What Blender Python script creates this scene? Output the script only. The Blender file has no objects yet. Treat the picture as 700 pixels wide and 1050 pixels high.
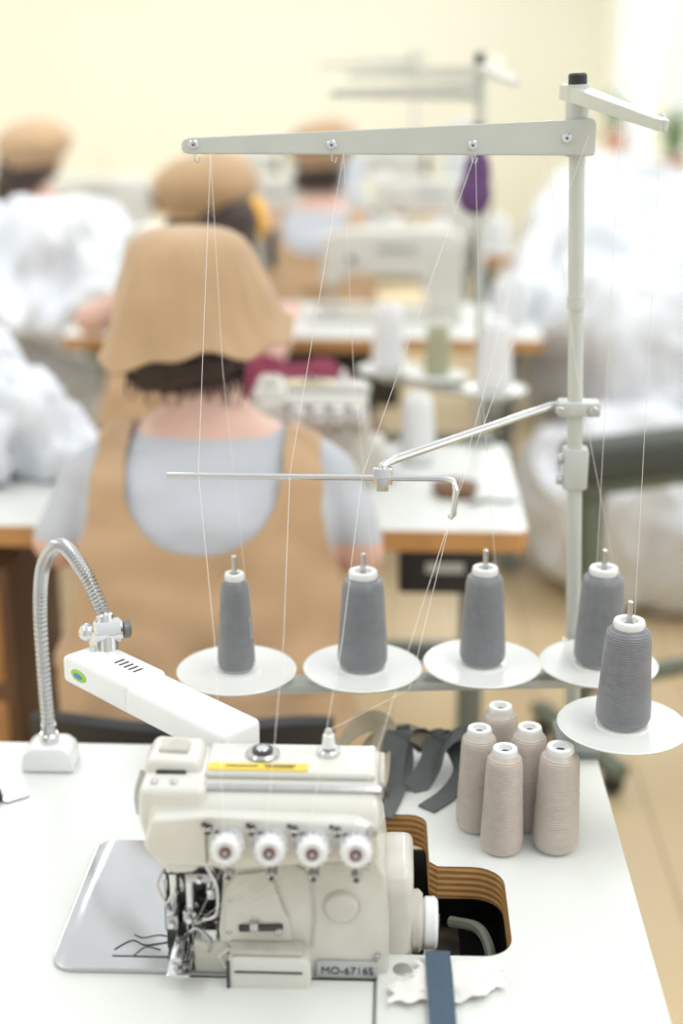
import bpy, bmesh, math, random
from mathutils import Vector, Matrix, noise, Euler
random.seed(7)
scene=bpy.context.scene
R=math.radians

# ---------------------------------------------------------------- materials
def lin(c):
    return tuple(((v/255)/12.92 if v/255<=.04045 else ((v/255+.055)/1.055)**2.4) for v in c)+(1,)
def mat(name,col,rough=.5,metal=0,var=.05,scale=15,bump=0,bscale=300,coat=0,sheen=0,wave=0,wmin=.72,wdir='Z',wdist=1.5,aniso=0):
    m=bpy.data.materials.new(name); m.use_nodes=True
    nt=m.node_tree; N=nt.nodes; L=nt.links
    b=N['Principled BSDF']
    b.inputs['Roughness'].default_value=rough; b.inputs['Metallic'].default_value=metal
    b.inputs['Coat Weight'].default_value=coat; b.inputs['Sheen Weight'].default_value=sheen; b.inputs['Anisotropic'].default_value=aniso
    c=lin(col)
    tc=N.new('ShaderNodeTexCoord')
    nz=N.new('ShaderNodeTexNoise'); nz.inputs['Scale'].default_value=scale; nz.inputs['Detail'].default_value=4
    L.new(tc.outputs['Object'],nz.inputs['Vector'])
    mx=N.new('ShaderNodeMix'); mx.data_type='RGBA'
    mx.inputs[6].default_value=tuple(max(0,x*(1-var*1.6)) for x in c[:3])+(1,)
    mx.inputs[7].default_value=tuple(min(1,x*(1+var)) for x in c[:3])+(1,)
    L.new(nz.outputs['Fac'],mx.inputs[0]); L.new(mx.outputs[2],b.inputs['Base Color'])
    h=None
    if wave:
        w=N.new('ShaderNodeTexWave'); w.wave_type='BANDS'; w.bands_direction=wdir
        w.inputs['Scale'].default_value=wave; w.inputs['Distortion'].default_value=wdist; w.inputs['Detail'].default_value=1
        w.inputs['Detail Scale'].default_value=.3
        L.new(tc.outputs['Object'],w.inputs['Vector']); h=w.outputs['Fac']
        mx2=N.new('ShaderNodeMix'); mx2.data_type='RGBA'; mx2.blend_type='MULTIPLY'; mx2.inputs[0].default_value=1
        rp=N.new('ShaderNodeMapRange'); rp.inputs[3].default_value=wmin; rp.inputs[4].default_value=1.06
        L.new(h,rp.inputs[0]); L.new(mx.outputs[2],mx2.inputs[6]); L.new(rp.outputs[0],mx2.inputs[7])
        L.new(mx2.outputs[2],b.inputs['Base Color'])
    if bump and not h:
        n2=N.new('ShaderNodeTexNoise'); n2.inputs['Scale'].default_value=bscale; n2.inputs['Detail'].default_value=3
        L.new(tc.outputs['Object'],n2.inputs['Vector']); h=n2.outputs['Fac']
    if h:
        bp=N.new('ShaderNodeBump'); bp.inputs['Strength'].default_value=bump or .5; bp.inputs['Distance'].default_value=.002
        L.new(h,bp.inputs['Height']); L.new(bp.outputs['Normal'],b.inputs['Normal'])
    return m
cream=mat('machine_enamel',(220,219,211),.25,0,.06,14,coat=.6)
cream_b=mat('machine_enamel_body',(214,211,201),.3,0,.16,22,coat=.4)
cream_d=mat('machine_enamel_worn',(198,195,184),.35,0,.15,40)
white_lam=mat('white_laminate',(226,229,225),.35,0,.03,3)
ply=mat('plywood_edge',(206,158,98),.55,0,.15,60,wave=42,wmin=.80)
woodedge=mat('wood_edge',(204,152,94),.5,0,.15,20)
steel=mat('brushed_steel',(196,196,196),.25,1,.1,50)
chrome=mat('chrome',(218,218,218),.12,1,.03)
platest=mat('polished_plate',(200,201,202),.2,1,.10,8,aniso=.6)
darkst=mat('dark_steel',(84,82,80),.35,.7,.3,60)
midst=mat('cast_steel',(128,126,122),.35,.7,.25,60)
black=mat('black_plastic',(38,38,42),.45,0,.1)
poleg=mat('stand_paint',(200,203,197),.35,.15,.05,30)
discw=mat('disc_plastic',(228,229,226),.22,0,.02)
whitep=mat('white_plastic',(234,235,236),.25,0,.02,coat=.3)
thr_gray=mat('thread_gray',(128,130,135),.26,0,.12,90,wave=118,bump=.35,sheen=.2,wmin=.78,wdist=.6)
thr_beige=mat('thread_beige',(200,188,178),.28,0,.08,90,wave=118,bump=.35,sheen=.2,wmin=.82,wdist=.6)
thr_white=mat('thread_white',(236,237,239),.5,0,.03,60,wave=100,bump=.3,wmin=.9)
thr_olive=mat('thread_olive',(176,178,146),.5,0,.05,60,wave=100,bump=.3,wmin=.85)
core=mat('spool_core',(234,235,234),.3)
thread=mat('thread_strand',(228,226,220),.6)
yellow=mat('yellow_sticker',(238,206,76),.5)
redbr=mat('maroon_plastic',(128,90,84),.4)
green=mat('green_sticker',(160,205,70),.5)
blue=mat('blue_sticker',(80,140,190),.5)
tan=mat('tan_cotton',(192,158,122),.85,0,.09,9,bump=.45,bscale=500,sheen=.2)
tancap=mat('tan_cap_cotton',(192,160,124),.85,0,.12,14,bump=.45,bscale=500,sheen=.2)
tee=mat('gray_tshirt',(192,195,202),.9,0,.07,10,bump=.3,bscale=400)
tee2=mat('slate_tshirt',(156,162,166),.9,0,.06,10,bump=.3,bscale=400)
skin=mat('skin',(226,186,170),.5,0,.06,12)
hairm=mat('dark_hair',(66,50,44),.5,0,.35,60,bump=.8,bscale=90)
trous=mat('dark_trousers',(60,62,70),.9,0,.1)
lipm=mat('lips',(176,98,92),.5)
cloth=mat('white_cloth',(232,235,240),.9,0,.05,6,bump=.3,bscale=60)
cloth_g=mat('gray_white_cloth',(220,224,230),.9,0,.06,6,bump=.3,bscale=60)
maroon=mat('maroon_cloth',(132,50,72),.85,0,.15,15,bump=.3,bscale=60)
purple=mat('purple_cloth',(104,72,120),.8,0,.15,15)
orange=mat('orange_cloth',(240,180,70),.8)
denim=mat('denim_strip',(78,98,116),.9,0,.15,200,bump=.5,bscale=900)
grayweb=mat('gray_webbing',(104,108,108),.85,0,.12,80,bump=.5,bscale=900)
beigeweb=mat('beige_webbing',(184,172,150),.85,0,.12,80,bump=.5,bscale=900)
paper=mat('thin_paper',(238,236,232),.8,0,.05,80)
olive=mat('olive_metal',(108,116,102),.5,.1,.1)
dkolive=mat('dark_padding',(74,78,72),.7,0,.1)
legm=mat('table_leg_metal',(134,140,136),.5,.2,.1)
brown=mat('brown_box',(128,96,72),.6,0,.15)
wallm=mat('wall_paint',(244,244,231),.9,0,.012,1.5)
trimw=mat('window_frame_paint',(240,242,243),.5)
leafm=mat('leaf_green',(140,164,118),.6,0,.2,30)
potm=mat('terracotta',(196,150,124),.7)
plate_t=mat('label_plate',(190,192,192),.4,.4,.05)
ink=mat('ink_dark',(66,68,72),.6)
paleblue=mat('pale_blue_plastic',(204,214,226),.5)

# ---------------------------------------------------------------- mesh builder
def catmull(pts,n=8):
    P=[Vector(p) for p in pts]; P=[P[0]*2-P[1]]+P+[P[-1]*2-P[-2]]; out=[]
    for i in range(1,len(P)-2):
        a,b,c,d=P[i-1:i+3]
        for k in range(n):
            t=k/n
            out.append(.5*((2*b)+(c-a)*t+(2*a-5*b+4*c-d)*t*t+(3*b-a-3*c+d)*t**3))
    out.append(P[-2].copy()); return out
class MB:
    def __init__(s): s.bm=bmesh.new(); s.mats=[]
    def mi(s,m):
        if m not in s.mats: s.mats.append(m)
        return s.mats.index(m)
    def add(s,t,m,M=None):
        if M is not None: t.transform(M)
        i=s.mi(m)
        for f in t.faces: f.material_index=i
        bmesh.ops.recalc_face_normals(t,faces=t.faces)
        me=bpy.data.meshes.new('t'); t.to_mesh(me); t.free(); s.bm.from_mesh(me); bpy.data.meshes.remove(me)
    def box(s,m,c,size,rot=(0,0,0),bev=.002,seg=2,M=None):
        t=bmesh.new(); bmesh.ops.create_cube(t,size=1)
        bmesh.ops.scale(t,vec=size,verts=t.verts)
        bev=min(bev,min(size)*.45)
        if bev>0: bmesh.ops.bevel(t,geom=t.edges[:],offset=bev,segments=seg,affect='EDGES',profile=.5)
        X=Matrix.Translation(c)@Euler([R(a) for a in rot]).to_matrix().to_4x4()
        if M is not None: X=M@X
        s.add(t,m,X)
    def prism(s,m,pts,axis,a,b,bev=0,seg=2):
        t=bmesh.new()
        f={'x':lambda p,q,w:(w,p,q),'y':lambda p,q,w:(p,w,q),'z':lambda p,q,w:(p,q,w)}[axis]
        A=[t.verts.new(f(p[0],p[1],a)) for p in pts]; B=[t.verts.new(f(p[0],p[1],b)) for p in pts]
        t.faces.new(A); t.faces.new(B[::-1]); n=len(pts)
        for i in range(n): t.faces.new([A[i],A[(i+1)%n],B[(i+1)%n],B[i]])
        if bev: bmesh.ops.bevel(t,geom=t.edges[:],offset=bev,segments=seg,affect='EDGES',profile=.5)
        s.add(t,m)
    def lathe(s,m,prof,M=None,seg=32):
        t=bmesh.new(); rings=[]
        for r,z in prof:
            if r<1e-6: rings.append([t.verts.new((0,0,z))])
            else: rings.append([t.verts.new((r*math.cos(2*math.pi*i/seg),r*math.sin(2*math.pi*i/seg),z)) for i in range(seg)])
        for a,b in zip(rings,rings[1:]):
            for i in range(seg):
                j=(i+1)%seg
                if len(a)==1 and len(b)==1: continue
                if len(a)==1: t.faces.new([a[0],b[i],b[j]])
                elif len(b)==1: t.faces.new([a[i],a[j],b[0]])
                else: t.faces.new([a[i],a[j],b[j],b[i]])
        for r in (rings[0],rings[-1]):
            if len(r)>1: t.faces.new(r)
        s.add(t,m,M)
    def cyl(s,m,p0,p1,r0,r1=None,seg=24,bev=0):
        p0=Vector(p0);p1=Vector(p1); r1=r0 if r1 is None else r1; d=p1-p0; L=d.length
        M=Matrix.Translation(p0)@d.to_track_quat('Z','Y').to_matrix().to_4x4()
        if bev: pr=[(r0-bev,0),(r0,bev),(r1,L-bev),(r1-bev,L)]
        else: pr=[(r0,0),(r1,L)]
        s.lathe(m,pr,M,seg)
    def tube(s,m,pts,r,seg=8,smooth=0):
        P=catmull(pts,smooth) if smooth else [Vector(p) for p in pts]
        n=len(P); t=bmesh.new(); rings=[]; up=None
        for i,p in enumerate(P):
            d=(P[min(i+1,n-1)]-P[max(i-1,0)]).normalized()
            if up is None: up=d.orthogonal().normalized()
            up=(up-d*up.dot(d)).normalized(); sd=d.cross(up)
            rr=r[i] if isinstance(r,(list,tuple)) else (r(i) if callable(r) else r)
            rings.append([t.verts.new(p+up*rr*math.cos(2*math.pi*k/seg)+sd*rr*math.sin(2*math.pi*k/seg)) for k in range(seg)])
        for a,b in zip(rings,rings[1:]):
            for k in range(seg): t.faces.new([a[k],a[(k+1)%seg],b[(k+1)%seg],b[k]])
        t.faces.new(rings[0]); t.faces.new(rings[-1]); s.add(t,m)
    def ribbon(s,m,pts,w,th=.0015,side=(1,0,0),smooth=8):
        P=catmull(pts,smooth); t=bmesh.new(); rings=[]; n=len(P); sd=Vector(side)
        for i,p in enumerate(P):
            d=(P[min(i+1,n-1)]-P[max(i-1,0)]).normalized()
            s2=(sd-d*sd.dot(d)); s2=s2.normalized() if s2.length>1e-4 else d.orthogonal(); nn=d.cross(s2)
            rings.append([t.verts.new(p+s2*a*w/2+nn*b*th/2) for a,b in ((-1,-1),(1,-1),(1,1),(-1,1))])
        for a,b in zip(rings,rings[1:]):
            for k in range(4): t.faces.new([a[k],a[(k+1)%4],b[(k+1)%4],b[k]])
        t.faces.new(rings[0]); t.faces.new(rings[-1]); s.add(t,m)
    def ball(s,m,c,r,sub=3,rot=(0,0,0)):
        t=bmesh.new(); bmesh.ops.create_icosphere(t,subdivisions=sub,radius=1)
        r=(r,r,r) if not isinstance(r,(tuple,list)) else r
        bmesh.ops.scale(t,vec=r,verts=t.verts)
        s.add(t,m,Matrix.Translation(c)@Euler([R(a) for a in rot]).to_matrix().to_4x4())
    def mesh(s,name,ang=38):
        me=bpy.data.meshes.new(name); s.bm.to_mesh(me); s.bm.free()
        for m in s.mats: me.materials.append(m)
        me.polygons.foreach_set('use_smooth',[True]*len(me.polygons)); me.set_sharp_from_angle(angle=R(ang)); me.update()
        return me
    def obj(s,name,loc=(0,0,0),rot=0,origin=None,ang=38):
        if origin: bmesh.ops.translate(s.bm,vec=-Vector(origin),verts=s.bm.verts); loc=origin
        return place(name,s.mesh(name,ang),loc,rot)
def place(name,me,loc=(0,0,0),rot=0,parent=None):
    o=bpy.data.objects.new(name,me); scene.collection.objects.link(o); o.location=loc; o.rotation_euler=(0,0,R(rot))
    if parent: o.parent=parent
    return o
def remesh(bm,voxel,it=4,fac=.5):
    me=bpy.data.meshes.new('tmp'); bm.to_mesh(me); bm.free(); o=bpy.data.objects.new('tmp',me); scene.collection.objects.link(o)
    a=o.modifiers.new('r','REMESH'); a.mode='VOXEL'; a.voxel_size=voxel
    if it: b=o.modifiers.new('s','SMOOTH'); b.iterations=it; b.factor=fac
    bpy.context.view_layer.update(); dg=bpy.context.evaluated_depsgraph_get()
    res=bpy.data.meshes.new_from_object(o.evaluated_get(dg)); bpy.data.objects.remove(o); bpy.data.meshes.remove(me)
    return res

# ---------------------------------------------------------------- room
XR=1.6; XL=-4.0; YB=12.0; YF=-2.0; H=3.4
fm=bpy.data.materials.new('laminate_floor'); fm.use_nodes=True; nt=fm.node_tree; b=nt.nodes['Principled BSDF']
tc=nt.nodes.new('ShaderNodeTexCoord'); br=nt.nodes.new('ShaderNodeTexBrick'); mp=nt.nodes.new('ShaderNodeMapping')
mp.inputs['Rotation'].default_value=(0,0,R(90)); br.inputs['Scale'].default_value=1
br.inputs['Brick Width'].default_value=1.2; br.inputs['Row Height'].default_value=.19; br.inputs['Mortar Size'].default_value=.003
br.inputs['Color1'].default_value=lin((220,198,160)); br.inputs['Color2'].default_value=lin((206,181,140)); br.inputs['Mortar'].default_value=lin((174,146,108))
nt.links.new(tc.outputs['Object'],mp.inputs[0]); nt.links.new(mp.outputs[0],br.inputs[0])
nt.links.new(br.outputs[0],b.inputs['Base Color']); b.inputs['Roughness'].default_value=.3
q=MB(); q.box(fm,((XL+XR)/2,(YB+YF)/2,-.05),(XR-XL+.4,YB-YF+.4,.1),bev=0); q.obj('floor')
q=MB(); q.box(wallm,((XL+XR)/2,YB+.1,H/2),(XR-XL+.4,.2,H),bev=0); q.obj('wall_back')
q=MB(); q.box(wallm,(XL-.1,(YB+YF)/2,H/2),(.2,YB-YF,H),bev=0); q.obj('wall_left')
q=MB(); wins=[(.2,1.9),(2.5,4.2),(4.8,6.5),(7.1,8.8),(9.4,11.1)]
q.box(wallm,(XR+.1,(YB+YF)/2,.42),(.2,YB-YF,.84),bev=0); q.box(wallm,(XR+.1,(YB+YF)/2,3.15),(.2,YB-YF,.5),bev=0)
ed=[YF]+[e for w in wins for e in w]+[YB]
for i in range(0,len(ed),2): q.box(wallm,(XR+.1,(ed[i]+ed[i+1])/2,1.87),(.2,ed[i+1]-ed[i],2.06),bev=0)
q.obj('wall_right')
for k,(a,c) in enumerate(wins):
    q=MB()
    for y in (a+.03,(a+c)/2,c-.03): q.box(trimw,(XR+.06,y,1.87),(.06,.06,2.06),bev=.005)
    for z in (.87,2.3,2.87): q.box(trimw,(XR+.06,(a+c)/2,z),(.05,c-a,.06),bev=.005)
    q.box(trimw,(XR-.06,(a+c)/2,.83),(.26,c-a+.1,.03),bev=.005)
    q.obj('window_%d'%(k+1))
for n,c,s in (('baseboard_back',((XL+XR)/2,YB-.01,.05),(XR-XL,.02,.1)),('baseboard_right',(XR-.01,(YB+YF)/2,.05),(.02,YB-YF,.1)),('baseboard_left',(XL+.01,(YB+YF)/2,.05),(.02,YB-YF,.1))):
    q=MB(); q.box(trimw,c,s,bev=.004); q.obj(n)

# ---------------------------------------------------------------- sewing table
def arc(cx,cy,r,a0,a1,n=6): return [(cx+r*math.cos(R(a0+(a1-a0)*i/n)),cy+r*math.sin(R(a0+(a1-a0)*i/n))) for i in range(n+1)]
def table(name,x0,x1,y0,y1,hole=None,edge=woodedge):
    q=MB(); z1=.75; z0=.71
    t=bmesh.new()
    def loop(pts):
        vs=[t.verts.new((x,y,z1)) for x,y in pts]; return [t.edges.new((vs[i],vs[(i+1)%len(vs)])) for i in range(len(vs))]
    r=.02
    outer=arc(x1-r,y1-r,r,0,90)+arc(x0+r,y1-r,r,90,180)+arc(x0+r,y0+r,r,180,270)+arc(x1-r,y0+r,r,270,360)
    E=loop(outer)
    if hole: E+=loop(hole)
    bmesh.ops.triangle_fill(t,use_beauty=True,edges=E)
    top=t.faces[:]
    ret=bmesh.ops.extrude_face_region(t,geom=top)
    vs=[v for v in ret['geom'] if isinstance(v,bmesh.types.BMVert)]
    bmesh.ops.translate(t,vec=(0,0,z0-z1),verts=vs)
    bmesh.ops.recalc_face_normals(t,faces=t.faces)
    q.add(t,white_lam)
    q.bm.faces.ensure_lookup_table(); ei=q.mi(edge)
    for f in q.bm.faces:
        if abs(f.normal.z)<.5: f.material_index=ei
    for x in (x0+.08,x1-.08):
        q.box(legm,(x,(y0+y1)/2,.37),(.05,.08,.68),bev=.005); q.box(legm,(x,(y0+y1)/2,.03),(.06,y1-y0-.04,.06),bev=.01)
        q.box(legm,(x,(y0+y1)/2,.69),(.05,y1-y0-.1,.03),bev=.004)
    q.box(legm,((x0+x1)/2,y1-.12,.3),(x1-x0-.16,.03,.05),bev=.004)
    q.box(darkst,((x0+x1)/2-.1,(y0+y1)/2,.14),(.34,.2,.02),bev=.005)
    q.cyl(darkst,((x0+x1)/2+.05,(y0+y1)/2,.54),((x0+x1)/2+.3,(y0+y1)/2,.54),.075,bev=.01)
    q.box(darkst,((x0+x1)/2+.17,(y0+y1)/2,.66),(.08,.08,.1))
    return q.obj(name)
hole=[(-.16,1.155),(-.005,1.155),(.0,1.185)]+arc(.095,1.215,.03,-90,0)+arc(.092,1.31,.033,0,90)+[(.055,1.343),(.046,1.352),(.045,1.42)]+arc(.025,1.43,.02,0,90,4)+[(-.16,1.45)]
table('sewing_table',-.94,.26,.98,1.61,hole,ply)
q=MB(); q.box(darkst,(-.04,1.3,.605),(.36,.3,.01)); 
for c,s in (((-.215,1.3,.655),(.008,.3,.1)),((.135,1.3,.655),(.008,.3,.1)),((-.04,1.155,.655),(.36,.008,.1)),((-.04,1.447,.655),(.36,.008,.1))): q.box(darkst,c,s)
q.tube(olive,[(.07,1.33,.69),(.1,1.3,.70),(.11,1.25,.69),(.1,1.2,.66)],.006,smooth=6)
q.box(steel,(.06,1.30,.66),(.04,.1,.02)); q.cyl(steel,(.04,1.25,.66),(.09,1.25,.66),.02,bev=.002)
q.obj('oil_pan')

# ---------------------------------------------------------------- overlock machine
MO=Vector((-.09,1.22,.75))
q=MB()
q.prism(cream_b,[(-.158,.70),(-.158,.80),(-.150,.90),(-.012,.90),(-.004,.86),(.003,.80),(.003,.70)],'y',1.148,1.28,bev=.009,seg=4)
q.prism(cream,[(1.130,.905),(1.126,.925),(1.134,.943),(1.156,.9525),(1.222,.9555),(1.232,.945),(1.232,.885),(1.14,.892)],'x',-.218,-.007,bev=.007,seg=4)
q.prism(cream,[(-.212,.936),(-.16,.938),(-.03,.936),(-.012,.930),(-.005,.918),(-.005,.900),(-.014,.892),(-.15,.890),(-.16,.884),(-.205,.885),(-.222,.905)],'y',1.118,1.15,bev=.006,seg=4)
q.prism(cream,[(-.226,.957),(-.165,.957),(-.165,.885),(-.176,.868),(-.200,.866),(-.219,.888),(-.228,.925)],'y',1.133,1.222,bev=.008,seg=4)
q.prism(cream,[(-.226,.95),(-.226,.962),(-.219,.970),(-.176,.968),(-.170,.95)],'y',1.165,1.215,bev=.005,seg=3)
q.box(cream_d,(-.200,1.19,.9705),(.028,.022,.005)); q.box(black,(-.2,1.1635,.957),(.028,.005,.004),bev=.001)
q.tube(steel,[(-.229,1.18,.95),(-.234,1.17,.93),(-.231,1.16,.915)],.003,smooth=4)
q.box(ink,(-.163,1.1175,.913),(.0008,.0015,.042),bev=0)
q.box(cream,(-.09,1.19,.9565),(.158,.058,.008),bev=.004,seg=3)
q.box(cream_d,(-.006,1.19,.945),(.006,.06,.016),bev=.002)
q.box(steel,(-.09,1.149,.9515),(.168,.007,.005),rot=(25,0,0),bev=.001); q.cyl(darkst,(-.172,1.146,.951),(-.176,1.146,.951),.005); q.cyl(darkst,(-.004,1.146,.951),(.001,1.146,.951),.005,bev=.001)
q.box(yellow,(-.12,1.170,.9612),(.092,.013,.0012),bev=0)
q.box(ink,(-.135,1.170,.9621),(.03,.0016,.0006),bev=0); q.box(ink,(-.10,1.172,.9621),(.03,.0014,.0006),bev=0); q.box(ink,(-.10,1.168,.9621),(.026,.0012,.0006),bev=0)
q.cyl(steel,(-.118,1.195,.96),(-.118,1.195,.965),.016,bev=.002); q.cyl(darkst,(-.118,1.195,.965),(-.118,1.195,.9665),.010); q.cyl(chrome,(-.118,1.195,.9665),(-.118,1.195,.968),.006,bev=.0005)
q.cyl(chrome,(-.056,1.2,.96),(-.056,1.2,.966),.011,bev=.001)
q.cyl(whitep,(-.056,1.2,.966),(-.056,1.2,.982),.0065,.0055,bev=.002); q.ball(cream_d,(-.056,1.2,.983),.004)
q.cyl(steel,(-.013,1.119,.928),(-.013,1.112,.928),.005,bev=.001)
for x in (-.213,-.195): q.cyl(steel,(x,1.145,.957),(x,1.145,.960),.0035,bev=.001)
for x in (-.165,-.125,-.088,-.05): q.cyl(darkst,(x,1.1185,.931),(x,1.1165,.931),.002,seg=12)
for x in (-.143,-.104,-.066,-.0275):
    Mk=Matrix.Translation((x,1.119,.911))@Euler((R(76),0,0)).to_matrix().to_4x4()
    q.lathe(chrome,[(.006,0),(.006,.003),(.0160,.003),(.0168,.005),(.012,.007),(.005,.008),(.005,.012)],Mk)
    q.lathe(whitep,[(.008,.009),(.0126,.0095),(.0138,.012),(.0141,.016),(.0138,.020),(.0126,.025),(.0105,.0275),(.0090,.0275),(.0082,.0262),(.0,.0262)],Mk,seg=28)
    for k in range(14):
        a=2*math.pi*k/14; t=Mk@Vector((.0140*math.cos(a),.0140*math.sin(a),.012)); t2=Mk@Vector((.0135*math.cos(a),.0135*math.sin(a),.022)); q.cyl(whitep,t,t2,.0012,seg=8)
    q.lathe(redbr,[(.0056,.0261),(.0056,.0272),(.0042,.0272),(.0042,.0264),(0,.0264)],Mk,seg=20)
    q.lathe(steel,[(.0024,.026),(.0024,.0292),(0,.0294)],Mk,seg=12)
    q.cyl(darkst,(x-.017,1.118,.929),(x-.017,1.106,.929),.003,bev=.001)
    q.tube(steel,[(x-.017,1.108,.929),(x-.020,1.103,.933),(x-.014,1.102,.935),(x-.013,1.108,.929)],.0009)
    q.box(steel,(x+.001,1.138,.882),(.006,.024,.010),rot=(20,0,0),bev=.001); q.cyl(steel,(x,1.128,.884),(x,1.112,.880),.0048,bev=.001); q.cyl(darkst,(x,1.1125,.880),(x,1.111,.8797),.0025)
q.cyl(cream_d,(-.042,1.149,.828),(-.042,1.1455,.828),.0175,seg=36,bev=.001)
q.cyl(cream_b,(-.042,1.147,.828),(-.042,1.1435,.828),.0155,seg=36,bev=.0015)
for p in ((-.143,.873),(-.147,.835),(-.008,.775),(-.018,.872),(-.148,.80)):
    q.cyl(steel,(p[0],1.150,p[1]),(p[0],1.144,p[1]),.0032,bev=.0008)
q.box(darkst,(-.118,1.1435,.806),(.042,.005,.007),rot=(0,-3,0)); q.box(steel,(-.124,1.142,.809),(.009,.008,.010)); q.box(steel,(-.101,1.142,.804),(.007,.008,.007))
q.tube(cream_d,[(-.07,1.1475,.785),(-.068,1.1475,.82),(-.073,1.1475,.86),(-.09,1.1475,.875)],.0016,smooth=6)
q.prism(cream_b,[(-.152,.79),(-.152,.845),(-.140,.862),(-.112,.866),(-.104,.855),(-.100,.83),(-.092,.818),(-.088,.79)],'y',1.1445,1.155,bev=.002)
q.prism(cream,[(-.150,.745),(-.150,.776),(-.142,.783),(-.078,.783),(-.07,.776),(-.07,.745)],'y',1.128,1.16,bev=.005,seg=3)
q.box(darkst,(-.11,1.1275,.768),(.064,.002,.0014),bev=0); q.box(darkst,(-.148,1.1275,.765),(.003,.002,.03),bev=0)
q.box(cream_d,(-.112,1.14,.787),(.07,.02,.006)); q.tube(steel,[(-.15,1.125,.775),(-.155,1.12,.79),(-.145,1.12,.80)],.0015)
q.box(plate_t,(-.0365,1.1455,.7605),(.058,.004,.018),bev=.001)
# gear housing and hand wheel
q.prism(cream_b,[(1.185,.70),(1.185,.822),(1.197,.838),(1.270,.838),(1.285,.822),(1.285,.70)],'x',-.006,.026,bev=.010,seg=4)
q.cyl(cream_d,(.022,1.22,.765),(.036,1.22,.765),.031,bev=.004,seg=40)
q.cyl(whitep,(.036,1.22,.763),(.051,1.22,.763),.026,bev=.003,seg=40); q.cyl(darkst,(.050,1.22,.763),(.053,1.22,.763),.009)
# needle / presser area: back casting, clamp bar, needle bars, presser foot, loopers
q.box(midst,(-.182,1.222,.82),(.07,.04,.13),bev=.004)
q.box(steel,(-.168,1.18,.765),(.04,.05,.022)); q.box(cream_d,(-.166,1.165,.77),(.034,.04,.035),bev=.004)
q.cyl(chrome,(-.187,1.165,.885),(-.187,1.165,.81),.0042); q.box(steel,(-.187,1.163,.806),(.013,.012,.012),bev=.0015)
for dx in (-.003,.002): q.cyl(chrome,(-.187+dx,1.162,.80),(-.187+dx,1.162,.772),.0011,seg=8)
q.cyl(chrome,(-.204,1.178,.885),(-.204,1.178,.79),.0048); q.box(steel,(-.204,1.168,.80),(.012,.024,.016),bev=.002)
q.box(chrome,(-.196,1.150,.782),(.010,.050,.010),rot=(8,0,0),bev=.002); q.box(chrome,(-.194,1.138,.770),(.022,.042,.004),rot=(4,0,0),bev=.0015)
q.cyl(steel,(-.166,1.165,.885),(-.166,1.165,.825),.006); q.box(steel,(-.176,1.160,.850),(.028,.010,.010),bev=.002); q.box(darkst,(-.204,1.162,.862),(.012,.014,.018),bev=.002)
for (x,z_) in ((-.204,.862),(-.187,.806),(-.166,.838),(-.176,.850),(-.204,.80)): q.cyl(chrome,(x,1.156,z_),(x,1.150,z_),.0032,bev=.0008,seg=16)
q.box(darkst,(-.188,1.2,.772),(.05,.05,.03)); q.box(steel,(-.214,1.2,.80),(.005,.03,.06)); q.box(chrome,(-.168,1.156,.790),(.016,.016,.018),bev=.002)
q.tube(chrome,[(-.205,1.15,.872),(-.214,1.145,.85),(-.206,1.142,.832),(-.198,1.146,.845)],.0014,smooth=6)
q.tube(chrome,[(-.17,1.15,.87),(-.158,1.142,.85),(-.160,1.142,.82),(-.172,1.146,.812)],.0014,smooth=6)
q.tube(steel,[(-.175,1.15,.765),(-.166,1.145,.785),(-.178,1.148,.80),(-.186,1.15,.795)],.002,smooth=6)
rr=random.Random(3)
for i in range(20):
    x=-.212+rr.random()*.052; z=.768+rr.random()*.105; y=1.178+rr.random()*.018
    if rr.random()<.5: q.cyl(rr.choice([chrome,steel,darkst]),(x,y,z),(x,y-.008-.006*rr.random(),z),.002+.002*rr.random(),bev=.0006,seg=12)
    else: q.box(rr.choice([steel,darkst,midst,chrome]),(x,y,z),(.004+.010*rr.random(),.008,.004+.012*rr.random()),rot=(0,rr.choice([0,0,15,-15]),0),bev=.0008)
pl=arc(-.30,1.355,.02,90,180)+arc(-.302,1.165,.02,180,270)+[(-.195,1.145),(-.188,1.16),(-.155,1.17),(-.155,1.375)]
q.prism(platest,pl,'z',.7505,.7555,bev=.0012)
q.prism(darkst,[(-.205,1.146),(-.155,1.146),(-.155,1.20),(-.205,1.20)],'z',.7556,.760,bev=.001)
q.box(darkst,(-.23,1.165,.7559),(.07,.0012,.0008),bev=0)
z=.7562
q.tube(ink,[(-.265,1.175,z),(-.25,1.19,z),(-.235,1.183,z),(-.21,1.19,z)],.0005,smooth=6); q.tube(ink,[(-.245,1.165,z),(-.235,1.18,z),(-.22,1.176,z)],.0004,smooth=6); q.tube(ink,[(-.25,1.20,z),(-.24,1.195,z),(-.225,1.20,z),(-.212,1.196,z)],.0004,smooth=6)
bmesh.ops.translate(q.bm,vec=-MO,verts=q.bm.verts)
mach=q.mesh('overlock_sewing_machine')
om=place('overlock_sewing_machine',mach,MO)
tx=bpy.data.curves.new('model_text','FONT'); tx.body='MO-6716S'; tx.size=.0115; tx.extrude=.0003; tx.align_x='CENTER'
to=bpy.data.objects.new('tmpt',tx); scene.collection.objects.link(to); bpy.context.view_layer.update()
tme=bpy.data.meshes.new_from_object(to.evaluated_get(bpy.context.evaluated_depsgraph_get())); bpy.data.objects.remove(to)
tme.materials.clear(); tme.materials.append(ink)
tl=place('label_text',tme,Vector((-.0365,1.1428,.7565))-MO,parent=om); tl.rotation_euler=(R(90),0,0)

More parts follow.
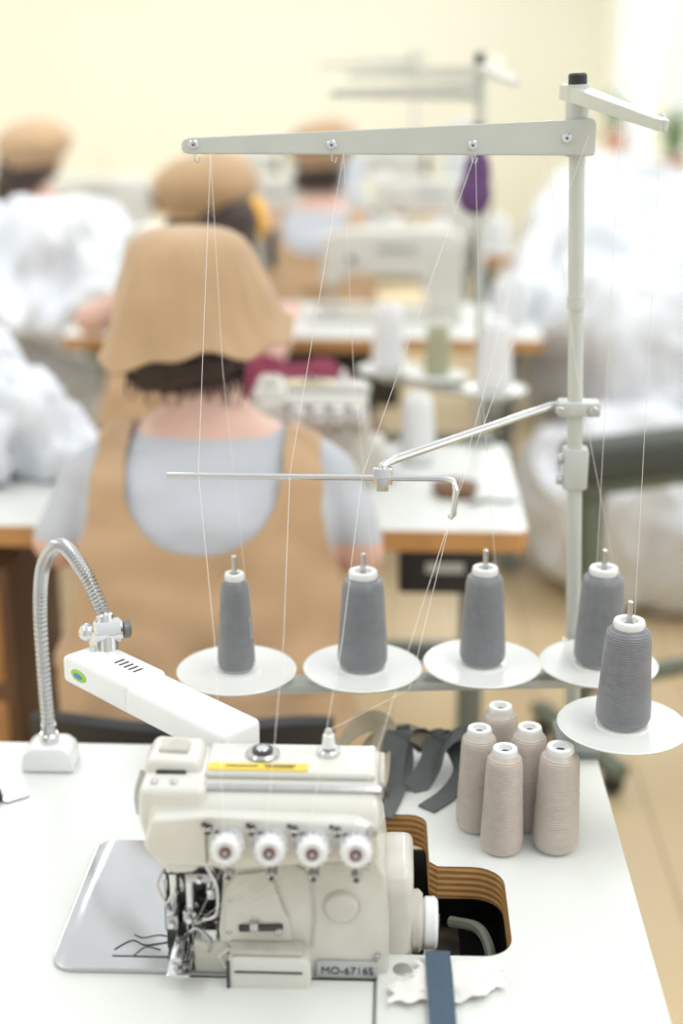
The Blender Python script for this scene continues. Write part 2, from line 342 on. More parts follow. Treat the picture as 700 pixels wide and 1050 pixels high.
# ---------------------------------------------------------------- lamp
q=MB()
q.prism(whitep,[(-.448,.751),(-.382,.751),(-.386,.775),(-.396,.783),(-.434,.783),(-.444,.775)],'y',1.53,1.575,bev=.004)
q.cyl(chrome,(-.415,1.552,.78),(-.415,1.552,.795),.012,bev=.002); q.cyl(steel,(-.415,1.552,.795),(-.415,1.552,.806),.009)
neck=[(-.415,1.552,.79),(-.416,1.552,.87),(-.414,1.548,.955),(-.402,1.533,1.020),(-.370,1.492,1.060),(-.336,1.45,1.044),(-.310,1.424,1.003)]
NP=catmull(neck,26)
q.tube(steel,NP,lambda i:.0086 if i%2 else .0068,seg=14)
q.cyl(chrome,(-.311,1.425,1.006),(-.307,1.42,.985),.010,bev=.002)
q.cyl(chrome,(-.322,1.415,.988),(-.292,1.425,.988),.0135,bev=.003); q.cyl(midst,(-.292,1.424,.988),(-.283,1.427,.988),.010,bev=.002)
q.cyl(chrome,(-.307,1.418,.985),(-.305,1.41,.96),.011,bev=.002); q.ball(chrome,(-.328,1.414,.988),.010)
q.tube(chrome,[(-.317,1.41,.99),(-.320,1.408,.975),(-.312,1.405,.955)],.006,smooth=4)
A=Vector((-.338,1.420,.951)); B=Vector((-.142,1.240,.950)); d=(B-A); Ln=d.length; d.normalize()
yv=Vector((0,0,1)).cross(d).normalized(); zv=d.cross(yv); ML=Matrix((d,yv,zv)).transposed().to_4x4(); ML.translation=(A+B)/2
q.box(whitep,(0,0,0),(Ln,.052,.032),bev=.0065,seg=4,M=ML)
q.box(whitep,(-.07,0,.002),(Ln*.42,.054,.035),bev=.0075,seg=4,M=ML)
q.box(core,(.03,0,-.015),(Ln*.6,.036,.006),bev=.002,M=ML)
for i in range(5): q.box(darkst,(-.068+i*.008,.004,.0198),(.0022,.012,.0008),bev=0,M=ML)
q.ball(green,ML@Vector((-.100,-.027,.002)),(.014,.0015,.007),rot=(0,0,-42)); q.ball(blue,ML@Vector((-.100,-.0280,.002)),(.008,.0012,.0035),rot=(0,0,-42))
q.obj('gooseneck_lamp',origin=(-.415,1.552,.75))

# ---------------------------------------------------------------- spools
def spool_mesh(name,rb,rt,h,tm):
    q=MB()
    q.lathe(core,[(rb*.75,0),(rb*.8,.003),(rb*.72,.006),(rt*.6,h-.002),(rt*.72,h+.005),(rt*.66,h+.009),(rt*.42,h+.009),(rt*.34,h+.004),(0,h+.004)],seg=32)
    q.lathe(darkst,[(rt*.24,h+.0041),(rt*.24,h+.0046),(0,h+.0046)],seg=16)
    q.lathe(tm,[(rb*.7,.003),(rb*.93,.0035),(rb,.009),(rb*.985+rt*.015,.02),(rt+(rb-rt)*.45,h*.55),(rt*1.02,h-.012),(rt*.96,h-.004),(rt*.78,h+.0005),(rt*.5,h+.001)],seg=48)
    for hand in (1,-1):
        for k in range(3):
            P=[]
            for i in range(90):
                u=i/89; z=.012+(h-.026)*u; r=rb+(rt-rb)*(z-.009)/(h-.02)+.0001; a=hand*(u*2*math.pi*2.5)+k*2.1
                P.append((r*math.cos(a),r*math.sin(a),z))
            q.tube(tm,P,.00042,seg=4)
    return q.mesh(name,50)
sg=spool_mesh('spool_gray',.030,.0245,.112,thr_gray); sgs=spool_mesh('spool_gray_s',.0225,.0165,.112,thr_gray)
sgm=spool_mesh('spool_gray_m',.0275,.022,.112,thr_gray)
sb=spool_mesh('spool_beige',.0235,.0195,.115,thr_beige); sb2=spool_mesh('spool_beige_l',.0255,.0215,.115,thr_beige)
sw=spool_mesh('spool_white',.038,.030,.14,thr_white); so=spool_mesh('spool_olive',.030,.024,.11,thr_olive)
for me,x,y in ((sb,.126,1.381),(sb2,.186,1.387),(sb,.101,1.427),(sb,.157,1.432),(sb,.128,1.484)):
    place('thread_spool',me,(x,y,.7505),rr.uniform(0,360))

# ---------------------------------------------------------------- thread stand
def stand(name,base,arm_ang,discs,top=None,armlen=.446,guide=True,dz=.882,rod=True):
    q=MB(); B=Vector(base); T=Vector(top) if top else B+Vector((-.038,0,.864))
    ax=(T-B).normalized()
    def at(z): return B+(T-B)*((z-B.z)/(T.z-B.z))
    q.cyl(poleg,B,T-ax*.02,.0092,seg=24); q.cyl(black,T-ax*.022,T,.0105,bev=.002)
    q.cyl(poleg,at(1.30),at(1.315),.0108)
    q.box(legm,at(.755)+Vector((0,-.03,0)),(.05,.09,.010)); q.box(legm,at(.70)+Vector((0,-.03,-.0)),(.05,.09,.012)); q.box(legm,at(.728),(.05,.022,.065),bev=.004)
    dr=Vector((math.cos(R(arm_ang)),math.sin(R(arm_ang)),0)); pr=Vector((-dr.y,dr.x,0))
    c=at(1.495); t=bmesh.new()
    prof=[(-.018,-.019),(-.018,.018),(-.012,.022),(.02,.019),(armlen-.006,-.001),(armlen,-.006),(armlen,-.015),(armlen-.006,-.0185)]
    th=.009; off=pr*(.016 if pr.y<0 else -.016)
    A_=[t.verts.new(c+off+dr*u+Vector((0,0,v))+pr*th/2) for u,v in prof]; B_=[t.verts.new(c+off+dr*u+Vector((0,0,v))-pr*th/2) for u,v in prof]
    t.faces.new(A_); t.faces.new(B_[::-1]); n=len(prof)
    for i in range(n): t.faces.new([A_[i],A_[(i+1)%n],B_[(i+1)%n],B_[i]])
    bmesh.ops.bevel(t,geom=t.edges[:],offset=.0015,segments=2,affect='EDGES'); q.add(t,poleg)
    q.cyl(poleg,at(1.474),at(1.518),.0135,seg=24)
    for u in (.014,armlen*.265,armlen*.62,armlen-.014):
        p=c+off+dr*u+Vector((0,0,-.008 if u>.05 else 0)); fr=off.normalized(); q.cyl(chrome,p+fr*.004,p+fr*.0075,.0055,bev=.001,seg=16); q.cyl(darkst,p+fr*.007,p+fr*.008,.0015,seg=10)
        q.tube(steel,[p+Vector((0,0,-.01)),p+Vector((0,0,-.018)),p+Vector((.004,0,-.02)),p+Vector((.006,0,-.014))],.0008)
    if guide:
        g0=at(1.541); g1=g0+Vector((.064,-.205,-.026)); dd=(g1-g0).normalized(); sd=Vector((-dd.y,dd.x,0)).normalized(); up=dd.cross(sd)*1.0
        if up.z<0: up=-up
        t=bmesh.new(); pf=[(-.022,.013),(.205,.007),(.213,.003),(.213,-.003),(.205,-.007),(-.022,-.013)]
        L1=[t.verts.new(g0+dd*u+sd*v+up*.0085) for u,v in pf]; L2=[t.verts.new(g0+dd*u+sd*v+up*(-.0085+.006*max(0,u)/.21)) for u,v in pf]
        t.faces.new(L1); t.faces.new(L2[::-1])
        for i in range(6): t.faces.new([L1[i],L1[(i+1)%6],L2[(i+1)%6],L2[i]])
        bmesh.ops.bevel(t,geom=t.edges[:],offset=.001,segments=2,affect='EDGES'); q.add(t,poleg)
        q.cyl(poleg,at(1.518),at(1.552),.0135); q.cyl(chrome,g1+Vector((0,.03,.008)),g1+Vector((0,.03,.014)),.004,bev=.001,seg=12)
    if rod:
        m=at(1.181); q.box(poleg,m+Vector((.004,0,0)),(.05,.028,.018),bev=.003); q.cyl(steel,m+Vector((.02,-.012,0)),m+Vector((.02,-.022,0)),.006,bev=.001)
        q.cyl(steel,m+Vector((-.02,-.012,.0)),m+Vector((-.02,-.02,.0)),.0055,bev=.001)
        e=Vector((-.009,1.411,1.181)); 
        q.tube(chrome,[m+Vector((-.02,0,.002)),m+Vector((-.03,-.005,.003)),e+Vector((.01,.012,.003)),e+Vector((0,0,0)),e+Vector((0,-.002,-.022))],.0048,seg=12)
        q.box(chrome,e+Vector((0,-.003,-.010)),(.02,.012,.018),bev=.002); q.box(steel,e+Vector((.0,-.006,-.018)),(.012,.008,.014),bev=.001)
        q.tube(chrome,[(-.233,1.405,1.170),(.05,1.405,1.170),(.064,1.400,1.169),(.066,1.392,1.162),(.064,1.39,1.136),(.060,1.39,1.132)],.0032,seg=10)
        m=at(1.106); q.box(poleg,m+Vector((0,0,0)),(.030,.026,.052),bev=.004); q.cyl(steel,m+Vector((-.015,-.004,.012)),m+Vector((-.022,-.004,.012)),.006,bev=.001); q.cyl(steel,m+Vector((-.015,-.004,-.014)),m+Vector((-.022,-.004,-.014)),.006,bev=.001)
    D=[Vector((x,y,dz)) for x,y in discs]
    row=D[:-1] if len(D)>4 else D
    rz=Vector((0,0,-.018))
    if len(row)>1:
        a=row[0]+rz; b_=row[-1]+rz; dv=(b_-a).normalized(); L=(b_-a).length
        X=Matrix((dv,Vector((0,0,1)).cross(dv),Vector((0,0,1)))).transposed().to_4x4(); X.translation=(a+b_)/2
        q.box(poleg,(0,0,0),(L+.05,.03,.012),bev=.002,M=X)
    pc=at(dz-.018); near=min(row,key=lambda v:(v-pc).length)+rz
    q.tube(poleg,[pc,near],.008,seg=10); q.cyl(poleg,at(dz-.035),at(dz-.003),.014)
    if len(D)>4: q.tube(poleg,[row[-1]+rz,D[-1]+rz],.007,seg=10); q.tube(steel,[D[-1]+Vector((0,.0,-.03)),D[-1]+Vector((0,0,0))],.005)
    for p in D:
        q.lathe(discw,[(0,-.002),(.060,-.002),(.070,.001),(.0715,.003),(.070,.0042),(.060,.0022),(.03,.0012),(.028,.004),(.012,.005),(0,.005)],Matrix.Translation(p),seg=56)
        q.cyl(legm,p+Vector((0,0,-.03)),p+Vector((0,0,-.002)),.009,bev=.002)
        q.cyl(steel,p+Vector((0,0,.004)),p+Vector((0,0,.148)),.0036,.0032,seg=12,bev=.0008)
    return q.obj(name,origin=B)
discs=[(-.182,1.548),(-.032,1.561),(.112,1.578),(.252,1.583),(.257,1.422)]
stand('thread_stand',(.240,1.665,.70),180,discs)
for me,(x,y) in zip((sgs,sg,sgm,sg,sg),discs): place('thread_spool',me,(x,y,.8872),rr.uniform(0,360))
q=MB(); tr=.00027
top=[(-.208,1.644,1.478),(-.058,1.644,1.478),(.09,1.644,1.478),(.17,1.644,1.478)]
mid=[(-.2,1.405,1.173),(-.105,1.405,1.173),(-.03,1.405,1.173),(.063,1.39,1.14)]
kn=[(-.146,1.112,.933),(-.107,1.112,.933),(-.069,1.112,.933),(-.03,1.112,.933)]
for i in range(4):
    s=discs[i]; r_=.02
    q.tube(thread,[(s[0]+r_,s[1]-.01,.93),(s[0]+.012,s[1],1.008),((s[0]+top[i][0])/2,(s[1]+1.644)/2,1.24),top[i]],tr,seg=5)
    q.tube(thread,[top[i],mid[i]],tr,seg=5); q.tube(thread,[mid[i],((mid[i][0]+kn[i][0])/2+.004,(1.405+1.115)/2,1.05),kn[i]],tr,seg=5)
    q.tube(thread,[kn[i],(kn[i][0]-.002,1.112,.89),(-.18,1.14,.81)],tr,seg=5)
q.tube(thread,[(.262,1.41,.95),(.262,1.42,1.01),(.262,1.463,1.52),(.215,1.64,1.50),mid[3]],tr,seg=5)
q.tube(thread,[(.235,1.57,.95),(.243,1.58,1.01),(.235,1.55,1.52)],tr,seg=5)
q.tube(thread,[mid[3],(.02,1.26,1.0),(-.055,1.2,.985)],tr,seg=5)
q.obj('thread_strands')

# ---------------------------------------------------------------- small things on front table
q=MB()
q.ribbon(grayweb,[(.0,1.50,.752),(.005,1.53,.775),(.012,1.55,.80),(.03,1.575,.79),(.05,1.59,.765)],.03,side=(1,.3,0))
q.ribbon(grayweb,[(-.005,1.44,.752),(.008,1.49,.754),(.02,1.54,.768),(.015,1.575,.80)],.022,side=(1,-.2,0))
q.ribbon(grayweb,[(.045,1.46,.752),(.075,1.5,.754),(.09,1.54,.765),(.07,1.575,.785),(.04,1.58,.775)],.024,side=(.8,-.6,0))
q.ribbon(grayweb,[(.05,1.53,.752),(.07,1.55,.79),(.095,1.56,.80),(.11,1.565,.775),(.10,1.55,.753)],.032,side=(0,1,0))
q.ribbon(grayweb,[(.03,1.50,.752),(.05,1.53,.77),(.06,1.56,.79),(.08,1.58,.775)],.028,side=(1,.5,0))
q.ribbon(beigeweb,[(-.07,1.575,.752),(-.04,1.58,.795),(-.01,1.585,.80),(.015,1.585,.775)],.034,side=(0,1,.4))
q.ribbon(beigeweb,[(-.05,1.53,.752),(-.02,1.56,.785),(.02,1.57,.795),(.05,1.57,.78)],.030,side=(.2,1,.2))
q.ribbon(beigeweb,[(-.03,1.46,.752),(-.012,1.50,.765),(-.008,1.55,.79),(.0,1.58,.80)],.024,side=(1,0,.2))
q.obj('webbing_strips')
q=MB(); q.box(white_lam,(.052,1.072,.7525),(.12,.19,.004),bev=.001); q.box(darkst,(-.1,1.1425,.7508),(.18,.0012,.0012),bev=0)
q.box(darkst,(-.0105,1.06,.7508),(.0012,.17,.0012),bev=0); q.cyl(steel,(.016,1.155,.7545),(.016,1.155,.756),.009,bev=.0005); q.obj('table_insert_plate')
t=bmesh.new(); G=[]; nx,ny=34,16
for j in range(ny):
    row=[]
    for i in range(nx):
        x=.004+.108*i/(nx-1); y=1.098+.058*j/(ny-1)
        e=.006*noise.noise(Vector((x*60,j*.6,1))); z=.7585+.0035*(noise.noise(Vector((x*55,y*55,2)))+.6)
        row.append(t.verts.new((x+.008*noise.noise(Vector((j*.5,i*.02,4))),y+e+.012*(i/nx)+.003*math.sin(i*.9),max(z,.7565))))
    G.append(row)
for j in range(ny-1):
    for i in range(nx-1):
        if (i<8 and j>6+i//2) or (i>24 and j<(i-24)//2+1): continue
        t.faces.new([G[j][i],G[j][i+1],G[j+1][i+1],G[j+1][i]])
q=MB(); q.add(t,paper); q.obj('torn_paper')
q=MB(); q.ribbon(denim,[(.052,.985,.7635),(.052,1.05,.7635),(.051,1.12,.7650),(.050,1.165,.7625),(.05,1.178,.759)],.024,th=.002); q.obj('denim_strip')
q=MB(); q.prism(steel,[(-.50,1.48),(-.475,1.497),(-.468,1.492),(-.49,1.475)],'z',.751,.753); q.tube(black,[(-.50,1.48,.755),(-.52,1.485,.755),(-.54,1.47,.755),(-.53,1.455,.755),(-.51,1.465,.755),(-.50,1.478,.755)],.004,smooth=5); q.tube(black,[(-.50,1.48,.755),(-.51,1.50,.755),(-.535,1.515,.755),(-.545,1.50,.755),(-.525,1.487,.755)],.004,smooth=5); q.obj('thread_snips',loc=(.045,-.018,0))

# ---------------------------------------------------------------- people
def conebetween(bm,a,b,ra,rb,seg=20):
    a=Vector(a);b=Vector(b);d=b-a
    M=Matrix.Translation((a+b)/2)@d.to_track_quat('Z','Y').to_matrix().to_4x4()
    bmesh.ops.create_cone(bm,cap_ends=True,segments=seg,radius1=ra,radius2=rb,depth=d.length,matrix=M)
def chain(bm,pts,rad):
    for i in range(len(pts)-1): conebetween(bm,pts[i],pts[i+1],rad[i],rad[i+1])
    for p,r in zip(pts,rad): bmesh.ops.create_icosphere(bm,subdivisions=2,radius=r,matrix=Matrix.Translation(p))
def ell(bm,c,r,rot=(0,0,0)):
    bmesh.ops.create_icosphere(bm,subdivisions=3,radius=1,matrix=Matrix.Translation(c)@Euler([R(a) for a in rot]).to_matrix().to_4x4()@Matrix.Diagonal((*r,1)))
TR=[(.44,.210,.165,.0),(.48,.235,.19,.0),(.56,.238,.185,.01),(.65,.226,.16,.03),(.75,.214,.15,.06),(.85,.216,.14,.09),(.905,.208,.125,.115),(.94,.180,.11,.135),(.963,.140,.09,.15),(.982,.098,.075,.16),(1.005,.073,.068,.168),(1.05,.062,.064,.178),(1.12,.058,.060,.19)]
def woman(name,loc,rot,cap='bucket',shirt=tee,wL=(-.15,.36,.82),wR=(.15,.36,.82),eL=(-.258,.08,.775),eR=(.258,.08,.775),hair_side=0,sleeve=.795,seed=1.0,hx=0.0):
    bm=bmesh.new(); seg=56; rings=[]
    for z,rx,ry,cy in TR:
        ring=[]; cx=hx*max(0,min(1,(z-.94)/.16))
        for i in range(seg):
            a=2*math.pi*i/seg; c,s=math.cos(a),math.sin(a); p=2/2.35
            ring.append(bm.verts.new((cx+rx*math.copysign(abs(c)**p,c),cy+ry*math.copysign(abs(s)**p,s),z)))
        rings.append(ring)
    for a,b in zip(rings,rings[1:]):
        for i in range(seg): bm.faces.new([a[i],a[(i+1)%seg],b[(i+1)%seg],b[i]])
    bm.faces.new(rings[0][::-1]); bm.faces.new(rings[-1])
    for sx,e,w in ((-1,eL,wL),(1,eR,wR)):
        chain(bm,[(sx*.160,.13,.912),(sx*.203,.12,.88),e,w],[.054,.057,.046,.027])
        chain(bm,[(sx*.10,.02,.53),(sx*.13,.42,.53),(sx*.13,.42,.09)],[.095,.065,.042])
        ell(bm,(sx*.13,.48,.05),(.045,.12,.045))
    HC=Vector((hx,.215,1.175))
    ell(bm,HC,(.075,.092,.105)); ell(bm,HC+Vector((0,.035,-.055)),(.05,.055,.055))
    for sx in (-1,1): ell(bm,HC+Vector((sx*.076,.0,-.01)),(.012,.018,.03)); ell(bm,HC+Vector((sx*.035,.07,-.03)),(.025,.022,.022))
    conebetween(bm,HC+Vector((0,.088,.012)),HC+Vector((0,.108,-.018)),.006,.013); ell(bm,HC+Vector((0,.105,-.02)),(.015,.012,.011))
    me=remesh(bm,.0085,6,.5)
    body=bmesh.new(); body.from_mesh(me); bpy.data.meshes.remove(me)
    hb=bmesh.new()
    for sx,e,w in ((-1,eL,wL),(1,eR,wR)):
        w=Vector(w); f=(w-Vector(e)).normalized(); side=f.cross(Vector((0,0,1))).normalized(); upv=side.cross(f)
        inw=side*(-sx)
        Mh=Matrix((side,f,upv)).transposed().to_4x4(); Mh.translation=w+f*.045
        bmesh.ops.create_icosphere(hb,subdivisions=3,radius=1,matrix=Mh@Matrix.Diagonal((.040,.052,.016,1)))
        for k,(o,L) in enumerate(((-.03,.068),(-.010,.078),(.011,.073),(.031,.058))):
            p0=w+f*.075+inw*(-o); p1=p0+f*L*.5+upv*.004; p2=p1+f*L*.3-upv*.012; p3=p2+f*L*.2-upv*.014
            chain(hb,[p0,p1,p2,p3],[.0095,.0088,.008,.007])
        p0=w+f*.025+inw*.03; p1=p0+f*.03+inw*.022-upv*.004; p2=p1+f*.03+inw*.006-upv*.006
        chain(hb,[p0,p1,p2],[.012,.0105,.008])
    hm=remesh(hb,.0045,2,.4)
    bm2=MB(); si,ki,ti=bm2.mi(shirt),bm2.mi(skin),bm2.mi(trous)
    for f in body.faces:
        c=f.calc_center_median(); i=si
        if c.z>.968: i=ki
        elif c.z<.50 or (c.y>.2 and c.z<.64): i=ti
        elif c.y>.21 and c.z<.93 and (abs(c.x)>.20 or c.y>.26): i=ki
        elif abs(c.x)>.215 and c.z<sleeve: i=ki
        f.material_index=i
    body.normal_update()
    for v in body.verts:
        if v.co.z<.95 and v.co.z>.6:
            x,y,z=v.co; v.co+=v.normal*(.009*noise.noise(Vector((x*9,y*9,z*16)))+.005*math.sin(z*45+x*30*(1 if x>0 else -1))*max(0,noise.noise(Vector((x*4,y*4,z*4)))+.3))
    tm=bpy.data.meshes.new('b'); body.to_mesh(tm); bm2.bm.from_mesh(tm); bpy.data.meshes.remove(tm)
    n0=len(bm2.bm.faces); bm2.bm.from_mesh(hm); bm2.bm.faces.ensure_lookup_table()
    for f in bm2.bm.faces[n0:]: f.material_index=ki
    for sx in (-1,1):
        bm2.ball(whitep,HC+Vector((sx*.03,.083,.012)),(.012,.008,.007)); bm2.ball(hairm,HC+Vector((sx*.03,.089,.012)),.0045); bm2.ball(hairm,HC+Vector((sx*.031,.087,.03)),(.016,.006,.003))
    bm2.ball(lipm,HC+Vector((0,.09,-.055)),(.022,.008,.006))
    bm2.tube(shirt,[(hx*.2+.128*math.cos(a),.152+.088*math.sin(a),.9665+.002*math.sin(a)) for a in [2*math.pi*i/48 for i in range(49)]],.0045,seg=8)
    root=bpy.data.objects.new(name,None); scene.collection.objects.link(root); root.location=loc; root.rotation_euler=(0,0,R(rot))
    place('body',bm2.mesh('body',180),parent=root)
    def keep(p):
        if p.z<.47 or p.z>.975: return False
        ax=abs(p.x)
        if p.z<.62: return ax<.29 and p.y<.21
        if p.y>.255: return False
        o=.185 if p.z>.86 else .185+.055*min(1,((.86-p.z)/.16))**1.5
        if p.z<.69: o=.29
        if ax>o: return False
        if p.z>.81:
            u=min(1,(.955-p.z)/.145); w=.128*math.sqrt(max(0,1-max(0,u)**2.8))
            if ax<w: return False
        return True
    ap=body; dele=[f for f in ap.faces if not keep(f.calc_center_median())]
    bmesh.ops.delete(ap,geom=dele,context='FACES')
    for _ in range(10):
        new={}
        for v in ap.verts:
            if v.is_boundary:
                nb=[e.other_vert(v).co for e in v.link_edges if e.is_boundary]
                if len(nb)==2: new[v]=v.co*.5+(nb[0]+nb[1])*.25
        for v,c in new.items(): v.co=c
    ap.normal_update()
    for v in ap.verts:
        k=max(0,min(1,(.84-v.co.z)/.3))
        fold=.013*k*math.sin(v.co.x*30+2.5*noise.noise(v.co*5)+v.co.z*7)+.009*noise.noise(v.co*12)
        v.co+=v.normal*(.009+.012*k+fold)
        if v.co.z<.52: v.co+=Vector((v.co.x,v.co.y-.02,0))*.1*(.52-v.co.z)/.08+Vector((0,0,-.4*(.52-v.co.z)))
    r=bmesh.ops.extrude_face_region(ap,geom=ap.faces[:]); 
    for v in [g for g in r['geom'] if isinstance(g,bmesh.types.BMVert)]: v.co+=v.normal*.0035
    a2=MB(); a2.add(ap,tan); place('apron',a2.mesh('apron',60),parent=root)
    # cap
    t=bmesh.new(); S=120; k0=seed
    if cap=='bucket': pf=[(.03,1.298),(.052,1.297),(.075,1.292),(.092,1.282),(.103,1.267),(.110,1.248),(.116,1.227),(.121,1.206),(.126,1.183),(.131,1.162),(.136,1.142),(.143,1.124),(.152,1.108)]
    else: pf=[(.03,1.300),(.06,1.297),(.09,1.286),(.118,1.264),(.138,1.236),(.144,1.21),(.136,1.185),(.12,1.165),(.108,1.152),(.1,1.145),(.098,1.13)]
    rings=[]; n=len(pf)
    for j,(r,z) in enumerate(pf):
        k=j/(n-1); ring=[]
        for i in range(S):
            a=2*math.pi*i/S; c,s=math.cos(a),math.sin(a)
            if cap=='bucket':
                kk=max(0,(k-.3)/.7)
                f_=1+.05*kk*math.sin(3*a+k0+k*1.5)+.045*kk*math.sin(5*a-k0*2+3*k)+.050*noise.noise(Vector((c*2.2,s*2.2,k*2.5+k0)))+.034*noise.noise(Vector((c*5,s*5,k*4)))+.014*noise.noise(Vector((c*11,s*11,k*9)))
                f_-=.03*math.exp(-((k-.45)/.16)**2)*abs(math.sin(5*a+k0))**.7
                zz=z+kk*kk*(.05*max(0,s)+.016*c+.008*math.sin(4*a+k0)+.006*math.sin(9*a))
                rx=r*f_*(1+.08*kk*max(0,c))
            else:
                f_=1+.05*math.sin(k*math.pi)*(.5*math.sin(3*a+k0)+.6*noise.noise(Vector((c*2,s*2,k*2+k0))))+.014*noise.noise(Vector((c*6,s*6,k*5)))
                zz=z+k*.02*max(0,s)+.008*c; rx=r*f_
            ring.append(t.verts.new((hx*1.15+rx*c,.19+r*f_*s*1.02-(.01*k if s<0 else 0),zz)))
        rings.append(ring)
    for a,b in zip(rings,rings[1:]):
        for i in range(S): t.faces.new([a[i],b[i],b[(i+1)%S],a[(i+1)%S]])
    t.faces.new(rings[0]); bmesh.ops.recalc_face_normals(t,faces=t.faces); t.normal_update()
    r=bmesh.ops.extrude_face_region(t,geom=t.faces[:]); vs=[g for g in r['geom'] if isinstance(g,bmesh.types.BMVert)]
    for v in vs: v.co+=v.normal*.003
    seam=[v.co.copy() for v in rings[3]]; rim=[v.co.copy() for v in rings[-1]]
    a3=MB(); a3.add(t,tancap)
    a3.tube(tancap,[p+Vector((0,0,.001)) for p in seam]+[seam[0]],.0024,seg=6); a3.tube(tancap,rim+[rim[0]],.003,seg=6)
    place('cap',a3.mesh('cap',70),parent=root)
    # hair
    hb=bmesh.new(); ell(hb,(0,.185,1.145),(.088,.085,.10)); ell(hb,(-.035,.125,1.082),(.068,.042,.048)); ell(hb,(.035,.13,1.086),(.064,.040,.042)); ell(hb,(-.076,.13,1.084),(.028,.036,.050))
    if hair_side:
        ell(hb,(hair_side*.10,.17,1.11),(.06,.08,.09)); ell(hb,(hair_side*.12,.14,1.03),(.055,.055,.09)); ell(hb,(hair_side*.05,.12,1.08),(.08,.05,.09))
    hme=remesh(hb,.008,3)
    for v in hme.vertices:
        nn=noise.noise(Vector((v.co.x*70,v.co.y*70,v.co.z*12))); v.co+=Vector((v.co.x,v.co.y-.19,0)).normalized()*nn*.008+Vector((0,0,-.006*abs(nn)))
    hbm=bmesh.new(); hbm.from_mesh(hme)
    bmesh.ops.delete(hbm,geom=[f for f in hbm.faces if f.calc_center_median().y>.262 and f.calc_center_median().z<1.22],context='FACES')
    a4=MB(); a4.add(hbm,hairm)
    for i in range(22):
        x=-.10+.19*i/21; a4.tube(hairm,[(x,.115,1.08),(x*1.04,.105,1.045),(x*1.04+.012*math.sin(i*2.3),.108,1.026+.014*math.sin(i*1.7))],[.005,.003,.0008],seg=6)
    place('hair',a4.mesh('hair',180),(hx,0,0),parent=root)
    return root
woman('seated_woman',(-.308,2.20,0),0,seed=1.0,hx=-.032)
woman('seated_woman',(-.60,3.86,0),-24,cap='beret',shirt=tee2,hair_side=1,eL=(-.33,.06,.83),wL=(-.24,.32,.86),sleeve=.93,seed=2.0)
woman('seated_woman',(-.31,5.52,0),-8,cap='beret',shirt=tee,seed=3.0)
woman('seated_woman',(-1.50,5.5,0),-30,cap='beret',shirt=tee2,hair_side=-1,seed=4.0)

def chair(loc,back=True):
    q=MB()
    q.lathe(black,[(0,.385),(.2,.385),(.235,.395),(.25,.41),(.25,.42),(.235,.432),(.2,.438),(0,.438)],seg=40)
    q.cyl(chrome,(0,0,.12),(0,0,.39),.025); q.cyl(black,(0,0,.1),(0,0,.24),.035,bev=.004)
    for i in range(5):
        a=2*math.pi*i/5+.3; e=Vector((.27*math.cos(a),.27*math.sin(a),.085))
        q.tube(black,[(0,0,.12),e],[.028,.018],seg=10); q.cyl(black,e+Vector((0,0,-.05)),e,.012)
        n=Vector((-math.sin(a),math.cos(a),0)); q.cyl(black,Vector((e.x,e.y,.03))-n*.02,Vector((e.x,e.y,.03))+n*.02,.03,bev=.004)
    if back:
        q.tube(black,[(0,-.15,.40),(0,-.27,.42),(0,-.31,.50)],.014,smooth=6)
        t=bmesh.new(); rings=[]; N_=24
        for i in range(N_+1):
            u=-1+2*i/N_; x=.235*u; y=-.30+.085*u*u; hh=.09*(1-.30*abs(u)**4); zc=.535
            rings.append([t.verts.new((x,y+dy,zc+dz)) for dy,dz in ((-.014,-hh),(.014,-hh),(.018,0),(.014,hh),(0,hh+.008),(-.014,hh),(-.018,0))])
        for a,b in zip(rings,rings[1:]):
            for k in range(7): t.faces.new([a[k],a[(k+1)%7],b[(k+1)%7],b[k]])
        t.faces.new(rings[0]); t.faces.new(rings[-1]); q.add(t,black)
    return q.obj('office_chair',loc)
chair((-.320,2.20,0)); chair((-.60,3.86,0)); chair((-.31,5.52,0)); chair((-1.50,5.5,0))

# ---------------------------------------------------------------- background tables
table('sewing_table',-1.25,.25,2.45,3.04)
table('sewing_table',-1.0,.45,4.20,4.80)
table('sewing_table',-1.9,.5,5.95,6.55)
table('sewing_table',-1.9,.5,7.6,8.2)
table('sewing_table',-3.0,-1.35,4.2,4.8)
q=MB(); q.box(black,(.10,2.52,.665),(.17,.12,.085),bev=.006); q.box(plate_t,(.10,2.4585,.675),(.07,.002,.02),bev=0); q.obj('motor_control_box')
q=MB(); q.box(brown,(-.93,2.72,.36),(.40,.40,.56),bev=.01); q.box(woodedge,(-.93,2.517,.5),(.36,.01,.2),bev=.004); q.box(woodedge,(-.93,2.517,.24),(.36,.01,.24),bev=.004); q.cyl(steel,(-.96,2.505,.5),(-.90,2.505,.5),.006); q.obj('drawer_cabinet')
place('overlock_sewing_machine',mach,(-.13,2.76,.75),0)
